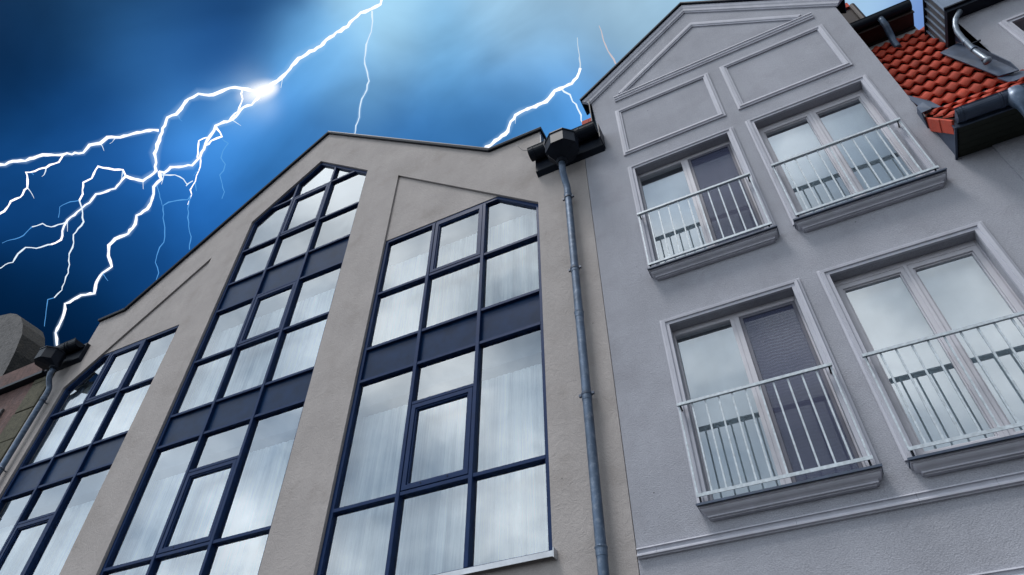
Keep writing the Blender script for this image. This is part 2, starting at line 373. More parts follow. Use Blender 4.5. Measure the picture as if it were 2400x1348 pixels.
# ================================================================== LEFT BUILDING
LB = thing('glazed_gable_building', 'warm grey rendered gabled building with three tall navy framed window walls', 'building', W((-10.8, 8, GZ)))
SL = .866
w1 = [(-18.06,3.80),(-14.03,3.80),(-14.03,12.20),(-17.05,12.20),(-18.06,11.33)]
w2 = [(-12.85,3.80),(-8.60,3.80),(-8.60,15.87),(-10.72,17.72),(-12.85,15.86)]
w3 = [(-7.42,3.80),(-3.38,3.80),(-3.38,11.36),(-4.37,12.22),(-7.42,12.22)]
h1 = [(-18.06,3.80),(-14.03,3.80),(-14.03,14.82),(-18.06,11.33)]
h3 = [(-7.42,3.80),(-3.38,3.80),(-3.38,11.36),(-7.42,14.88)]
outer = [(-18.98,GZ),(-2.255,GZ),(-2.255,12.4),(-3.27,12.4),(-3.27,14.07),(-4.64,14.10),(-10.80,19.33),(-17.08,13.90),(-18.17,13.90),(-18.17,12.5),(-18.98,12.5)]
mb = MB(); mb.prism(outer, 8.0, 8.32, holes=[h1, w2, h3]); mb.build('wall', 'warm grey render', LB)
for q in ([(-17.03,12.2),(-14.033,12.2),(-14.033,14.80)], [(-7.417,12.22),(-4.39,12.22),(-7.417,14.86)]):
    mb = MB(); mb.prism(q, 8.05, 8.30); mb.build('recessed_panel', 'warm grey render', LB)
# coping along the gable
cop = [(-18.21,13.88),(-17.08,13.885),(-10.80,19.32),(-4.64,14.09),(-3.21,14.055)]
mb = MB(); moulding(mb, cop, [(0.0,7.93),(.055,7.915),(.09,7.93),(.10,8.34),(0.0,8.34)])
mb.build('coping', 'black metal', LB)
mb = MB(); mb.box(-3.268,-3.245,7.995,8.33,12.95,14.06); mb.build('side_flashing', 'slate metal', LB)
# roof behind the gable, body
mb = MB(); mb.prism([(-18.1,12.3),(-3.4,12.3),(-3.4,13.6),(-4.7,13.7),(-10.8,18.9),(-17.1,13.5),(-18.1,13.4)], 8.33, 15); mb.build('roof', 'slate metal', LB)
mb = MB(); mb.box(-18.9,-2.3,9.0,15,GZ,12.29); mb.box(-18.9,-18.6,8.32,9.0,GZ,12.29); mb.box(-2.6,-2.3,8.32,9.0,GZ,12.29)
mb.box(-18.5,-2.7,8.40,8.99,7.62,8.78); mb.prism([(-13.2,12.29),(-8.3,12.29),(-8.3,16.1),(-10.72,18.2),(-13.2,16.1)], 8.9, 9.1)
mb.box(-13.2,-8.3,8.40,8.89,12.25,12.98); mb.build('interior_wall', 'interior', LB)

FY = 8.075
def glazing(poly, xs, zmid, parent, rows, sash, spandrels):
    """window wall: rows[c] = heights of the transoms of column c; sash / spandrels = set of (column,row)"""
    ring = MB(); ring.prism(poly, FY-.012, FY+.17, holes=[inset(poly, .085)])
    win = ring.build('window', 'navy frame', parent, bevel=.006)
    inn = inset(poly, .078)
    top = lambda x: max([p[1] for p in clip([(x-.001,-5),(x+.001,-5),(x+.001,30),(x-.001,30)], inn)] or [0])
    for x in xs:
        mb = MB(); mb.box(x-.038, x+.038, FY-.03, FY+.15, poly[0][1]+.08, min(top(x-.03), top(x+.03))+.02); mb.build('mullion', 'navy frame', win, bevel=.006)
    cols = [poly[0][0]] + list(xs) + [poly[1][0]]
    for c in range(len(cols)-1):
        xa = cols[c] + (.0 if c == 0 else .036); xb = cols[c+1] - (.0 if c == len(cols)-2 else .036)
        zs = [poly[0][1]] + rows[c] + [25]
        for z in rows[c]:
            q = clip(rect(xa, xb, z-.034, z+.034), inn)
            if q: mb = MB(); mb.prism(q, FY-.018, FY+.14); mb.build('transom', 'navy frame', win, bevel=.005)
        for r in range(len(zs)-1):
            q = clip(rect(xa, xb, zs[r]+(.034 if r else 0), zs[r+1]-.034), inn)
            if not q: continue
            if (c, r) in spandrels:
                mb = MB(); mb.prism(inset(q, .004), FY+.045, FY+.08); mb.build('spandrel_panel', 'navy panel', win)
            elif (c, r) in sash:
                i1 = inset(q, .012); i2 = inset(q, .125)
                mb = MB(); mb.prism(i1, FY-.022, FY+.09, holes=[inset(q, .098)]); mb.prism(inset(q, .094), FY+.0, FY+.088, holes=[i2])
                mb.build('sash', 'navy frame', win, bevel=.005)
                x0, z0 = i1[0]; x1 = i1[1][0]
                for t in (.3, .7):
                    mb = MB(); mb.box(x0+(x1-x0)*t-.012, x0+(x1-x0)*t+.012, FY-.03, FY-.021, z0+.045, z0+.062); mb.build('drain_cap', 'black metal', win)
                pane(inset(q, .122), FY+.04, 'pane', win)
            else:
                try: pane(inset(q, .004), FY+.055, 'pane', win)
                except Exception: pass
    return win
def curtain(win, x0, x1, z0, z1, seed, poly=None):
    rnd = random.Random(seed); xs = []; x = x0
    while x < x1:
        w = rnd.uniform(.03, .09); xs.append((x, rnd.uniform(.02,.07)*(1 if len(xs)%2 else -1))); x += w
    nz_ = 9; vs = []; fs = []
    top = lambda x: z1 if poly is None else min(z1, max([p[1] for p in clip([(x-.001,-5),(x+.001,-5),(x+.001,30),(x-.001,30)], poly)] or [z0+.1])-.1)
    for j in range(nz_):
        t = j/(nz_-1)
        for i, (x, d) in enumerate(xs):
            zt = top(x); vs.append((x + .02*math.sin(i*.7+3*t), 8.46 + d*(1.1-.85*t) + .02*math.sin(i*1.7+t*4)*(1-t), z0+(zt-z0)*t))
    n = len(xs)
    for j in range(nz_-1):
        for i in range(n-1): fs.append((j*n+i, j*n+i+1, (j+1)*n+i+1, (j+1)*n+i))
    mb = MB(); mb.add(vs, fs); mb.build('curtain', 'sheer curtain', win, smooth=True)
R13 = [5.30, 7.98, 8.81, 10.40]; RM = [5.30, 7.06, 7.98, 8.81, 10.40]
sp = {(0,2),(2,2),(1,3)}; sa = {(1,1),(1,5)}
g1 = glazing(w1, [-16.70,-15.36], 0, LB, [R13, RM, R13], sa, sp)
g3 = glazing(w3, [-6.06,-4.725], 0, LB, [R13, RM, R13], sa, sp)
R2 = R13 + [12.11,13.13,14.50,16.27]; RM2 = RM + [12.11,13.13,14.50,16.27]
g2 = glazing(w2, [-11.435,-10.03], 0, LB, [R2, RM2, R2], {(1,1),(1,5),(1,8)}, {(0,2),(2,2),(1,3),(0,5),(2,5),(1,6)})
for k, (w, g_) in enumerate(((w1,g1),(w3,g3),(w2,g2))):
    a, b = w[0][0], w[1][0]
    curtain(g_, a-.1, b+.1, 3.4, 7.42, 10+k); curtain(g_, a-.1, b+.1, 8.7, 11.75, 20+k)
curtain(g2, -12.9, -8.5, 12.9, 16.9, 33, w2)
for (a, b, w) in ((-18.06,-14.03,g1),(-12.85,-8.60,g2),(-7.42,-3.38,g3)):
    mb = MB(); mb.box(a-.02, b+.05, 7.90, 8.07, 3.765, 3.797); mb.box(a-.02, b+.05, 7.90, 7.912, 3.72, 3.765); mb.box(b+.052, b+.066, 7.88, 8.0, 3.70, 3.83)
    mb.build('sill', 'aluminium sill', w)

# rainwater: eaves box, gutter, hopper head, pipe
def rainwater(par, xb0, xb1, hx, px, plate=True):
    mb = MB()
    sec = [(8.0,12.22),(7.88,12.30),(7.88,12.86),(8.0,12.86)]
    vs = [(x, y, z) for x in (xb0, xb1) for y, z in sec]
    mb.add(vs, [(0,1,2,3),(7,6,5,4),(0,4,5,1),(1,5,6,2),(2,6,7,3),(3,7,4,0)]); eb = mb.build('eaves_box', 'black metal', par, bevel=.004)
    mb = MB(); gy, gz, r = 7.72, 12.78, .165
    prof = [(gy+r*math.cos(a), gz+r*math.sin(a)) for a in [math.pi+math.pi*i/10 for i in range(11)]]
    prof = [(gy-r-.012, gz+.03)] + prof + [(y, z) for y, z in [(gy+(r-.015)*math.cos(a), gz+(r-.015)*math.sin(a)) for a in [2*math.pi-math.pi*i/10 for i in range(11)]]]
    n = len(prof); vs = [(x, y, z) for x in (xb0-.05, xb1-.05) for y, z in prof]
    mb.add(vs, [(i, (i+1)%n, n+(i+1)%n, n+i) for i in range(n)])
    for x in (xb0-.05, xb1-.065):
        q = [(x, y, z) for y, z in prof[1:12]]; q2 = [(x+.015, y, z) for y, z in prof[1:12]]
        mb.add(q+q2, [tuple(range(11)), tuple(range(21,10,-1))] + [(i, i+1, i+12, i+11) for i in range(10)])
    gt = mb.build('gutter', 'black metal', par)
    for x in (xb0+.06, xb0+.95, xb1-.42):
        mb = MB(); mb.tube([(x-.018,gy,gz),(x+.018,gy,gz)], r+.012, 20); 
        mb.v = [(a, b, min(c, gz+.01)) for a, b, c in mb.v]; mb.build('gutter_bracket', 'black metal', gt)
    if plate: mb = MB(); mb.box(xb1, xb1+.02, 7.66, 8.0, 12.30, 12.82); mb.build('end_plate', 'black metal', par)
    mb = MB(); cy = 7.50; rings = []
    def ring(cx, cy_, R, ry, z): return [(cx+R*math.cos(a), cy_+ry*math.sin(a), z) for a in [math.pi/8+math.pi/4*i for i in range(8)]]
    lv = [ring(px, 7.64, .09, .09, 11.86), ring(px, 7.64, .125, .125, 11.90), ring(px, 7.64, .125, .125, 11.93), ring(hx, cy, .365, .325, 12.04), ring(hx, cy, .365, .325, 12.38), ring(hx, cy, .385, .345, 12.39), ring(hx, cy, .385, .345, 12.42), ring(hx, cy, .33, .29, 12.42), ring(hx, cy, .33, .29, 12.1)]
    vs = [p for r_ in lv for p in r_]; fs = []
    for i in range(len(lv)-1):
        for k in range(8): fs.append((i*8+k, i*8+(k+1)%8, i*8+8+(k+1)%8, i*8+8+k))
    fs.append(tuple(range(8))); fs.append(tuple(range(len(vs)-8, len(vs))))
    mb.add(vs, fs); mb.build('hopper_head', 'black metal', par)
    r = .072; top = [(px,7.64,11.95),(px,7.645,11.72),(px-.01,7.68,11.60),(px-.01,7.75,11.47),(px-.01,7.81,11.38),(px,7.84,11.27),(px,7.85,11.15),(px,7.85,8.0),(px,7.85,4),(px,7.85,GZ+.05)]
    mb = MB(); mb.tube(top, r, 20); dp = mb.build('downpipe', 'zinc pipe', par, smooth=True)
    for z in (11.0, 8.83, 7.72, 6.04, 3.68, 1.3):
        mb = MB(); mb.tube([(px,7.85,z-.12),(px,7.85,z-.03),(px,7.85,z),(px,7.85,z+.012)], [r+.004,r+.006,r+.014,r+.004], 20); mb.build('collar', 'zinc pipe', dp, smooth=False)
    for z in (10.9, 8.8, 6.03, 3.2):
        mb = MB(); mb.tube([(px,7.85,z-.02),(px,7.85,z+.02)], r+.012, 20); mb.box(px-.12,px-.08,7.83,7.87,z-.022,z+.022); mb.box(px+.08,px+.12,7.83,7.87,z-.022,z+.022); mb.box(px-.012,px+.012,7.92,8.0,z-.012,z+.012)
        mb.build('pipe_clamp', 'slate metal', dp)
rainwater(LB, -3.36, -1.78, -2.57, -2.655)
rainwater(LB, -19.42, -17.93, -18.62, -18.41, False)

# ================================================================== RIGHT BUILDING
RB = thing('rendered_gable_building', 'blue grey rendered building with moulded gable, French windows with railings and red tiled roof', 'building', W((1, 8, GZ)))
openings = {'UL': (-1.25,.60,8.215,11.17), 'UR': (1.11,3.01,8.215,11.18), 'LL': (-1.25,.60,4.015,6.975), 'LR': (1.13,3.01,4.015,6.99)}
outer = [(-2.245,GZ),(9.6,GZ),(9.6,9.76),(3.46,9.76),(3.50,14.40),(.76,16.98),(-1.93,14.60),(-1.86,13.1),(-1.84,12.4),(-2.245,12.4)]
mb = MB(); mb.prism(outer, 8.0, 8.30, holes=[[(a,c),(b,c),(b,d),(a,d)] for a,b,c,d in openings.values()]); mb.build('wall', 'blue grey render', RB)
mb = MB(); mb.box(3.895, 9.6, 7.972, 7.9995, GZ, 8.475); mb.build('pilaster_strip', 'blue grey render', RB)
mb = MB(); mb.box(-2.2,9.5,9.3,15,GZ,9.7); mb.box(-1.7,3.4,9.3,15,9.7,13); mb.box(-2.2,-1.9,8.3,9.3,GZ,13); mb.box(-1.7,9.4,8.42,9.29,7.3,8.0); mb.box(-1.7,3.4,8.42,9.29,11.4,12.2)
mb.build('interior_wall', 'dark interior', RB)
mb = MB(); mb.prism([(-1.8,12.2),(3.44,12.2),(3.44,14.1),(.76,16.6),(-1.8,14.3)], 8.31, 14); mb.build('roof', 'slate metal', RB)
# raking cornice with metal cap
rk = [(-1.95,14.27),(.76,16.62),(3.53,13.99)]
mb = MB(); moulding(mb, rk, [(0,7.999),(0,7.97),(.025,7.968),(.04,7.945),(.10,7.935),(.14,7.915),(.16,7.93),(.25,7.925),(.27,7.999)]); mb.build('raking_cornice', 'painted moulding', RB)
mb = MB(); moulding(mb, rk, [(.272,7.875),(.272,8.34),(.305,8.34),(.31,7.87)]); mb.build('coping', 'black metal', RB)
mb = MB(); mb.box(-1.965,-1.945,7.93,8.33,13.3,14.58); mb.build('side_flashing', 'black metal', RB)
# pediment
def stretch(name, x0, x1, prof, cuts, mater='painted moulding', par=None, slant=0.0):
    xs = [x0]+cuts+[x1]
    for a, b in zip(xs[:-1], xs[1:]):
        a_, b_ = a+(.0015 if a != x0 else 0), b-(.0015 if b != x1 else 0)
        n = len(prof); dm = 8.0
        vs = [(a_ + (slant*(1-(8-y)/.1) if a == x0 else 0), y, z) for y, z in prof] + [(b_ - (slant*(1-(8-y)/.1) if b == x1 else 0), y, z) for y, z in prof]
        mb = MB(); mb.add(vs, [(i, (i+1)%n, n+(i+1)%n, n+i) for i in range(n)] + [tuple(range(n)), tuple(range(2*n-1, n-1, -1))]); mb.build(name, mater, par or RB)
stretch('pediment_base', -1.36, 3.04, [(7.999,14.12),(7.94,14.105),(7.935,14.07),(7.952,14.06),(7.958,14.02),(7.95,13.99),(7.968,13.98),(7.972,13.93),(7.999,13.92)], [1.02,1.75])
mb = MB(); moulding(mb, [(-1.14,14.122),(.80,15.775),(2.77,14.122)], [(0,7.999),(0,7.972),(.028,7.97),(.042,7.952),(.09,7.946),(.105,7.965),(.16,7.968),(.165,7.999)]); mb.build('pediment_rake', 'painted moulding', RB)
def frame_panel(x0, x1, z0, z1):
    mb = MB(); moulding(mb, [(x0+.13,z0+.10),(x0+.13,z1-.13),(x1-.13,z1-.13),(x1-.13,z0+.10)][::1], [(0,7.999),(0,7.972),(.025,7.97),(.038,7.952),(.08,7.948),(.092,7.968),(.13,7.974),(.13,7.999)], closed=True)
    mb.build('panel_moulding', 'painted moulding', RB)
frame_panel(-1.41, .71, 11.79, 13.53); frame_panel(.96, 3.08, 11.81, 13.55)
cp = [(7.999,3.632),(7.945,3.622),(7.94,3.606),(7.962,3.60),(7.968,3.57),(7.955,3.548),(7.938,3.538),(7.938,3.520),(7.966,3.514),(7.97,3.502),(7.999,3.50)]
stretch('cornice', -2.235, 9.5, cp, [-1.99,-.33,.95,1.72,2.9,4.5,6.1,7.7])
stretch('cornice', -2.235, 9.5, [(y, z-.91) for y, z in cp], [-1.1,.3,1.62,2.9,4.5,6.1,7.7])

# French windows
SURR = [(0,7.999),(0,7.955),(.045,7.955),(.055,7.935),(.098,7.93),(.112,7.965),(.14,7.972),(.14,7.999)]
def french_window(x0, x1, z0, z1, kind, par=RB):
    fy = 8.15
    mb = MB(); mb.prism(rect(x0,x1,z0,z1), fy, fy+.10, holes=[rect(x0+.024,x1-.024,z0+.06,z1-.10)]); win = mb.build('window', 'white plastic frame', par)
    mb = MB(); moulding(mb, [(x0,z0),(x0,z1),(x1,z1),(x1,z0)], SURR); mb.build('surround', 'painted moulding', win)
    mb = MB(); mb.box(x0+.02,x1-.02,fy-.012,fy+.09,z1-.099,z1-.05); mb.build('head_rail', 'white plastic frame', win, bevel=.006)
    if kind == 'screen':
        a, b = x0+.875, x0+1.005
        mb = MB(); mb.box(a,b,fy-.02,fy+.098,z0+.062,z1-.102); mb.box(a+.05,a+.056,fy-.026,fy-.019,z0+.07,z1-.11); mb.build('mullion', 'white plastic frame', win, bevel=.006)
        pane(rect(x0+.026,a-.001,z0+.062,z1-.102), fy+.05, 'pane', win, 'clear glass')
        mb = MB(); mb.box(x0-.1,a+.05,8.375,8.385,z0,z1-.07); mb.build('blind', 'pale blind', win)
        mb = MB(); mb.prism(rect(b+.002,x1-.028,z0+.062,z1-.102), fy-.005, fy+.03, holes=[rect(b+.05,x1-.072,z0+.11,z1-.15)]); mb.build('screen_frame', 'dark screen frame', win)
        mb = MB(); mb.prism(rect(b+.048,x1-.070,z0+.108,z1-.148), fy+.0105, fy+.012); mb.build('fly_screen', 'fly screen mesh', win)
        pane(rect(b+.002,x1-.028,z0+.062,z1-.102), fy+.05, 'pane', win, 'clear glass')
    else:
        a = (x0+x1)/2+.01
        mb = MB(); mb.box(x0-.1,x1+.1,8.375,8.385,z0,z1-.07); mb.build('blind', 'pale blind', win)
        for (p, q) in ((x0+.026, a-.003), (a+.003, x1-.028)):
            mb = MB(); i0 = rect(p,q,z0+.062,z1-.102); mb.prism(i0, fy-.012, fy+.09, holes=[inset(i0,.075)]); mb.prism(inset(i0,.0745), fy+.012, fy+.085, holes=[inset(i0,.095)]); mb.build('sash', 'white plastic frame', win, bevel=.005)
            pane(inset(i0,.09), fy+.045, 'pane', win, 'clear glass')
        mb = MB(); mb.box(a-.022,a+.022,fy-.03,fy-.013,z0+.062,z1-.102); mb.build('cover_strip', 'white plastic frame', win, bevel=.006)
    sx0, sx1 = x0-.125, x1+.135
    mb = MB(); mb.box(sx0,sx1,7.79,8.149,z0-.088,z0-.070); mb.box(sx0-.004,sx1+.004,7.782,7.794,z0-.098,z0-.0695); mb.build('sill', 'slate metal', win)
    lv = [(-.089,.172),(-.112,.170),(-.114,.150),(-.138,.146),(-.156,.128),(-.172,.098),(-.192,.078),(-.194,.090),(-.212,.090),(-.214,.062),(-.228,.060)]
    vs = []; fs = []
    for dz, p in lv:
        ins = (.172-p)*.9; vs += [(sx0+.012+ins,7.999,z0+dz),(sx0+.012+ins,7.999-p,z0+dz),(sx1-.012-ins,7.999-p,z0+dz),(sx1-.012-ins,7.999,z0+dz)]
    for i in range(len(lv)-1):
        for k in range(4): fs.append((i*4+k, i*4+(k+1)%4, i*4+4+(k+1)%4, i*4+4+k))
    fs += [(0,1,2,3), tuple(range(len(vs)-4, len(vs)))]
    mb = MB(); mb.add(vs, fs); mb.build('sill_moulding', 'painted moulding', win)
    return win
bar_mesh = [None]
def railing(x0, x1, zb, zt, par=RB):
    y = 7.85
    mb = MB(); mb.box(x0-.012,x1+.012,y-.035,y+.035,zt-.035,zt-.018); r = mb.build('railing', 'galvanised steel', par)
    mb = MB(); mb.box(x0-.012,x1+.012,y-.036,y-.026,zt-.062,zt-.0178); mb.build('top_rail', 'galvanised steel', r, bevel=.003)
    mb = MB(); mb.box(x0,x1+.02,y-.03,y+.03,zb,zb+.016); mb.box(x0,x1+.02,y-.031,y-.021,zb-.028,zb+.0162); mb.build('bottom_rail', 'galvanised steel', r)
    for i in range(12):
        x = x0+.012+(x1-x0-.024)*i/11
        if bar_mesh[0] is None:
            mb = MB(); mb.box(-.011,.011,-.011,.011,0,zt-.035-zb-.016)
            o = mb.build('bar', 'galvanised steel', r, origin=(0,0,0)); bar_mesh[0] = o.data
        else: o = link('bar', bar_mesh[0], r)
        o.location = W((x, y, zb+.016))
    for x, s in ((x0+.03,-1),(x1-.03,1)):
        mb = MB(); mb.tube([(x,y+.02,zt-.035),(x,y+.06,zt-.07),(x,y+.16,zt-.10),(x,y+.29,zt-.12)], .011, 8); mb.build('wall_bracket', 'black metal', r)
        mb = MB(); mb.tube([(x,y+.01,zb),(x,y+.02,zb-.08)], .013, 8); mb.build('foot', 'black metal', r)
        
for k, kind, ra in (('UL','screen',(-1.355,.665)), ('UR','sash',(1.05,3.075)), ('LL','screen',(-1.355,.665)), ('LR','sash',(1.055,3.08))):
    a, b, c, d = openings[k]; french_window(a, b, c, d, kind)
    railing(ra[0], ra[1], c+.055, c+1.44)

# eaves with red tiles between the gable and the dormer
XR = 9.4
mb = MB(); 
for i in range(5):
    y0 = 7.42+.116*i; mb.box(3.43, XR, y0, y0+.111, 8.48, 8.50)
mb.box(3.43,XR,7.41,8.0,8.501,8.515); eave = mb.build('soffit', 'dark green boards', RB)
mb = MB(); mb.box(3.40,3.43,7.41,7.999,8.455,8.478); mb.box(3.40,XR,7.395,7.419,8.455,8.56); mb.build('soffit_trim', 'slate metal', RB)
mb = MB(); mb.add([(3.435,7.999,8.48),(3.435,7.42,8.48),(3.435,7.42,8.62),(3.435,7.999,9.55),(3.46,7.999,8.48),(3.46,7.42,8.48),(3.46,7.42,8.62),(3.46,7.999,9.55)],
      [(0,1,2,3),(7,6,5,4),(0,4,5,1),(1,5,6,2),(2,6,7,3),(3,7,4,0)]); mb.build('eaves_cheek', 'slate metal', RB)
roof = MB(); roof.add([(3.47,7.36,8.60),(XR,7.36,8.60),(XR,8.0,9.67),(3.47,8.0,9.67),(3.47,8.95,13.47),(XR,8.95,13.47),(3.47,7.45,8.52),(XR,7.45,8.52),(3.47,8.2,9.67),(XR,8.2,9.67),(3.47,9.2,13.47),(XR,9.2,13.47)],
     [(0,1,2,3),(3,2,5,4),(6,8,9,7),(8,10,11,9),(0,6,7,1),(4,5,11,10),(0,3,8,6),(3,4,10,8),(1,7,9,2),(2,9,11,5)])
roofo = roof.build('tiled_roof', 'dark brown boards', RB)
def tile_mesh(L):
    n = 12; w = .205; mb = MB(); vs = []
    sk = lambda t: (t/.62*.5 if t < .62 else .5+(t-.62)/.38*.5)
    h = lambda t: -.017*math.cos(2*math.pi*sk(t))*(1+.25*math.sin(math.pi*sk(t))**2)
    for (yy, lift) in ((0, .064), (0, .032), (L, .004), (L, -.02)):
        for i in range(n+1):
            t = i/n; vs.append((t*w, yy + (.030*(1-math.cos(2*math.pi*sk(t))) if yy == 0 else 0), h(t)+lift))
    r = n+1; fs = []
    for i in range(n):
        fs += [(i, i+1, 2*r+i+1, 2*r+i), (r+i, r+i+1, i+1, i), (3*r+i, 3*r+i+1, r+i+1, r+i)]
    fs += [(0, 2*r, 3*r, r), (n, r+n, 3*r+n, 2*r+n)]
    mb.add(vs, fs); return mb
TM = {}
rt = random.Random(5)
def place_tiles(y0, z0, s, nrow, step, L, xa, xb, skip=None):
    d = Vector((0, 1, s)).normalized(); nrm = Vector((0, -s, 1)).normalized()
    for r in range(nrow):
        p = Vector((0, y0, z0)) + d*step*r; x = xa; i = 0
        while x < xb-.02:
            if not (skip and skip(x, p.y, p.z)):
                if L not in TM:
                    o = tile_mesh(L).build('tile', 'red roof tile', roofo, origin=(0,0,0)); TM[L] = o.data
                    for q in o.data.polygons: q.use_smooth = abs(q.normal.z) > .3
                else: o = link('tile', TM[L], roofo)
                mt = Matrix(((1,0,0),(0,d.y,nrm.y),(0,d.z,nrm.z))).to_4x4()
                mt = mt @ Matrix.Rotation(rt.uniform(-.008,.008), 4, 'Z')
                mt.translation = W((x+rt.uniform(-.003,.003), p.y, p.z)) + nrm*rt.uniform(-.001,.003)
                o.matrix_basis = mt
            x += .196; i += 1
XT = 6.0
dorm = lambda x, y, z: (x > 4.66 and z > 9.75 and z < 12.6) 
place_tiles(8.005, 9.72, 4.0, 10, .387, .43, 3.47, XT, dorm)
place_tiles(7.36, 8.64, 1.68, 3, .405, .45, 3.47, XT)
# verge tiles
for i in range(3):
    a = Vector((3.40, 7.33+.235*i, 8.56+.395*i)); d = Vector((0,.235,.395)); hh = Vector((0,.20,-.085))
    mb = MB(); q = [a, a+d*1.03, a+d*1.03+hh, a+hh]; off = Vector((.035,0,0)); sh = Vector((-.012*(i%2),0,0))
    vs = [p+sh for p in q]+[p+off for p in q]
    mb.add(vs, [(0,1,2,3),(7,6,5,4),(0,4,5,1),(1,5,6,2),(2,6,7,3),(3,7,4,0)]); mb.build('verge_tile', 'red roof tile', roofo, bevel=.006)
# flashing where the roof meets the gable edge
def sheet(polys, name='flashing', mt='slate metal', th=.012):
    mb = MB()
    for p in polys: mb.add(p, [tuple(range(len(p)))])
    o = mb.build(name, mt, RB); sm = o.modifiers.new('thick', 'SOLIDIFY'); sm.thickness = th; return o
sheet([[(3.455,8.08,10.5),(3.455,7.90,9.75),(3.67,7.853,9.53),(3.64,7.94,9.88)]])
sheet([[(3.40,7.885,9.80),(3.52,7.89,9.87),(3.52,7.80,9.53),(3.36,7.79,9.50)],[(3.36,7.79,9.50),(3.40,7.885,9.80),(3.40,7.998,9.80),(3.38,7.998,9.36)]])
# eaves gutter
def half_gutter(x0, x1, gy, gz, r, par, m_='slate metal'):
    mb = MB(); prof = [(gy-r-.015, gz+.015)] + [(gy+r*math.cos(a), gz+r*math.sin(a)) for a in [math.pi+math.pi*i/12 for i in range(13)]] + [(gy+(r-.014)*math.cos(a), gz+(r-.014)*math.sin(a)) for a in [2*math.pi-math.pi*i/12 for i in range(13)]]
    n = len(prof); mb.add([(x,y,z) for x in (x0,x1) for y,z in prof], [(i,(i+1)%n,n+(i+1)%n,n+i) for i in range(n)])
    q = [(x0,y,z) for y,z in prof[1:14]]; q2 = [(x0+.012,y,z) for y,z in prof[1:14]]
    mb.add(q+q2, [tuple(range(13)), tuple(range(25,12,-1))]+[(i,i+1,i+14,i+13) for i in range(12)])
    return mb.build('gutter', m_, par)
gt = half_gutter(3.46, XR, 7.29, 8.585, .115, RB)
for x in (3.52, 3.56, 4.02, 4.05, 5.3):
    mb = MB(); mb.tube([(x-.01,7.29,8.585),(x+.01,7.29,8.585)], .125, 20); mb.v = [(a,b,min(c,8.59)) for a,b,c in mb.v]; mb.build('gutter_bracket', 'slate metal', gt)
mb = MB(); mb.tube([(4.21,7.28,8.60),(4.21,7.28,8.45),(4.21,7.30,8.32),(4.22,7.36,8.2),(4.24,7.6,7.9),(4.25,7.82,7.7),(4.25,7.86,7.5),(4.25,7.86,GZ)], [.14,.13,.09,.078,.075,.075,.075,.075], 18); mb.build('downpipe', 'zinc pipe', RB, smooth=True)

# dormer
DX = 4.86
mb = MB(); mb.prism([(DX,9.84),(9.4,9.84),(9.4,11.925),(DX,11.925)], 8.0, 8.25, holes=[rect(5.41,7.31,9.9,11.18)])
mb.build('dormer_wall', 'blue grey render', RB)
mb = MB(); mb.add([(DX,8.001,9.80),(DX,8.62,12.0),(DX,8.001,12.0),(DX+.2,8.001,9.80),(DX+.2,8.62,12.0),(DX+.2,8.001,12.0)], [(0,1,2),(5,4,3),(0,3,4,1),(1,4,5,2),(2,5,3,0)])
mb.build('dormer_cheek', 'blue grey render', RB)
mb = MB(); mb.prism(rect(5.41,7.31,9.9,11.18), 8.2, 8.24, holes=[rect(5.45,7.27,9.94,11.14)]); win = mb.build('window', 'white plastic frame', RB)
mb = MB(); moulding(mb, [(5.41,9.9),(5.41,11.18),(7.31,11.18),(7.31,9.9)], SURR); mb.build('surround', 'painted moulding', win)
pane(rect(5.452,7.268,9.942,11.138), 8.22, 'pane', win, 'clear glass')
mb = MB(); mb.box(4.90,9.3,8.26,8.3,9.84,11.9); mb.build('interior_wall', 'dark interior', RB)
mb = MB(); mb.box(4.75,9.4,7.80,8.6,11.928,11.95); mb.box(4.74,9.4,7.785,7.80,11.92,12.03); mb.box(4.735,4.75,7.785,8.6,11.915,12.03); mb.box(4.73,9.4,7.74,7.784,12.0,12.035)
mb.build('dormer_eaves', 'black metal', RB)
mb = MB(); mb.box(4.76,9.4,7.80,9.3,12.036,12.08); mb.build('dormer_roof', 'grey cladding', RB)
for i in range(8):
    y = 7.84+.165*i
    mb = MB(); mb.box(4.78,4.80,y+.012,y+.153,12.081,12.90); mb.build('cladding_panel', 'grey cladding', RB)
mb = MB()
for i in range(9): mb.box(4.755,4.80,7.84+.165*i-.009,7.84+.165*i+.009,12.081,12.93)
mb.box(4.80,5.6,7.85,9.1,12.081,12.92); mb.build('cladding_seam', 'pale seam', RB)
mb = MB(); mb.box(4.74,4.86,7.80,9.15,12.931,12.96); mb.build('cladding_cap', 'black metal', RB)
# flashings round the dormer foot
sheet([[(4.50,8.385,11.67),(4.855,8.42,11.80),(4.855,7.88,9.78),(4.62,7.93,9.88)]])
sheet([[(4.848,7.87,9.78),(4.848,8.46,12.1),(4.848,8.36,12.1),(4.848,7.86,10.05)]])
sheet([[(4.60,7.935,9.88),(4.60,7.80,9.50),(9.4,7.80,9.50),(9.4,7.985,9.90),(4.86,7.985,9.90)]])
mb = MB(); mb.tube([(4.93,7.86,11.96),(4.92,7.85,11.87),(4.86,7.83,11.80),(4.77,7.83,11.68),(4.70,7.84,11.52),(4.66,7.86,11.36),(4.66,7.90,11.15),(4.66,7.92,10.7),(4.66,7.88,10.38),(4.66,7.84,10.28),(4.62,7.80,10.2),(4.55,7.76,10.13)], .045, 16)
dp = mb.build('dormer_downpipe', 'worn zinc', RB, smooth=True)
for z in (11.05, 10.78, 10.42):
    mb = MB(); mb.tube([(4.66,7.91,z-.02),(4.66,7.91,z+.02)], .052, 16); mb.build('collar', 'zinc pipe', dp)
mb = MB(); mb.box(4.69,4.86,7.93,7.96,10.98,11.0); mb.build('pipe_clamp', 'black metal', dp)
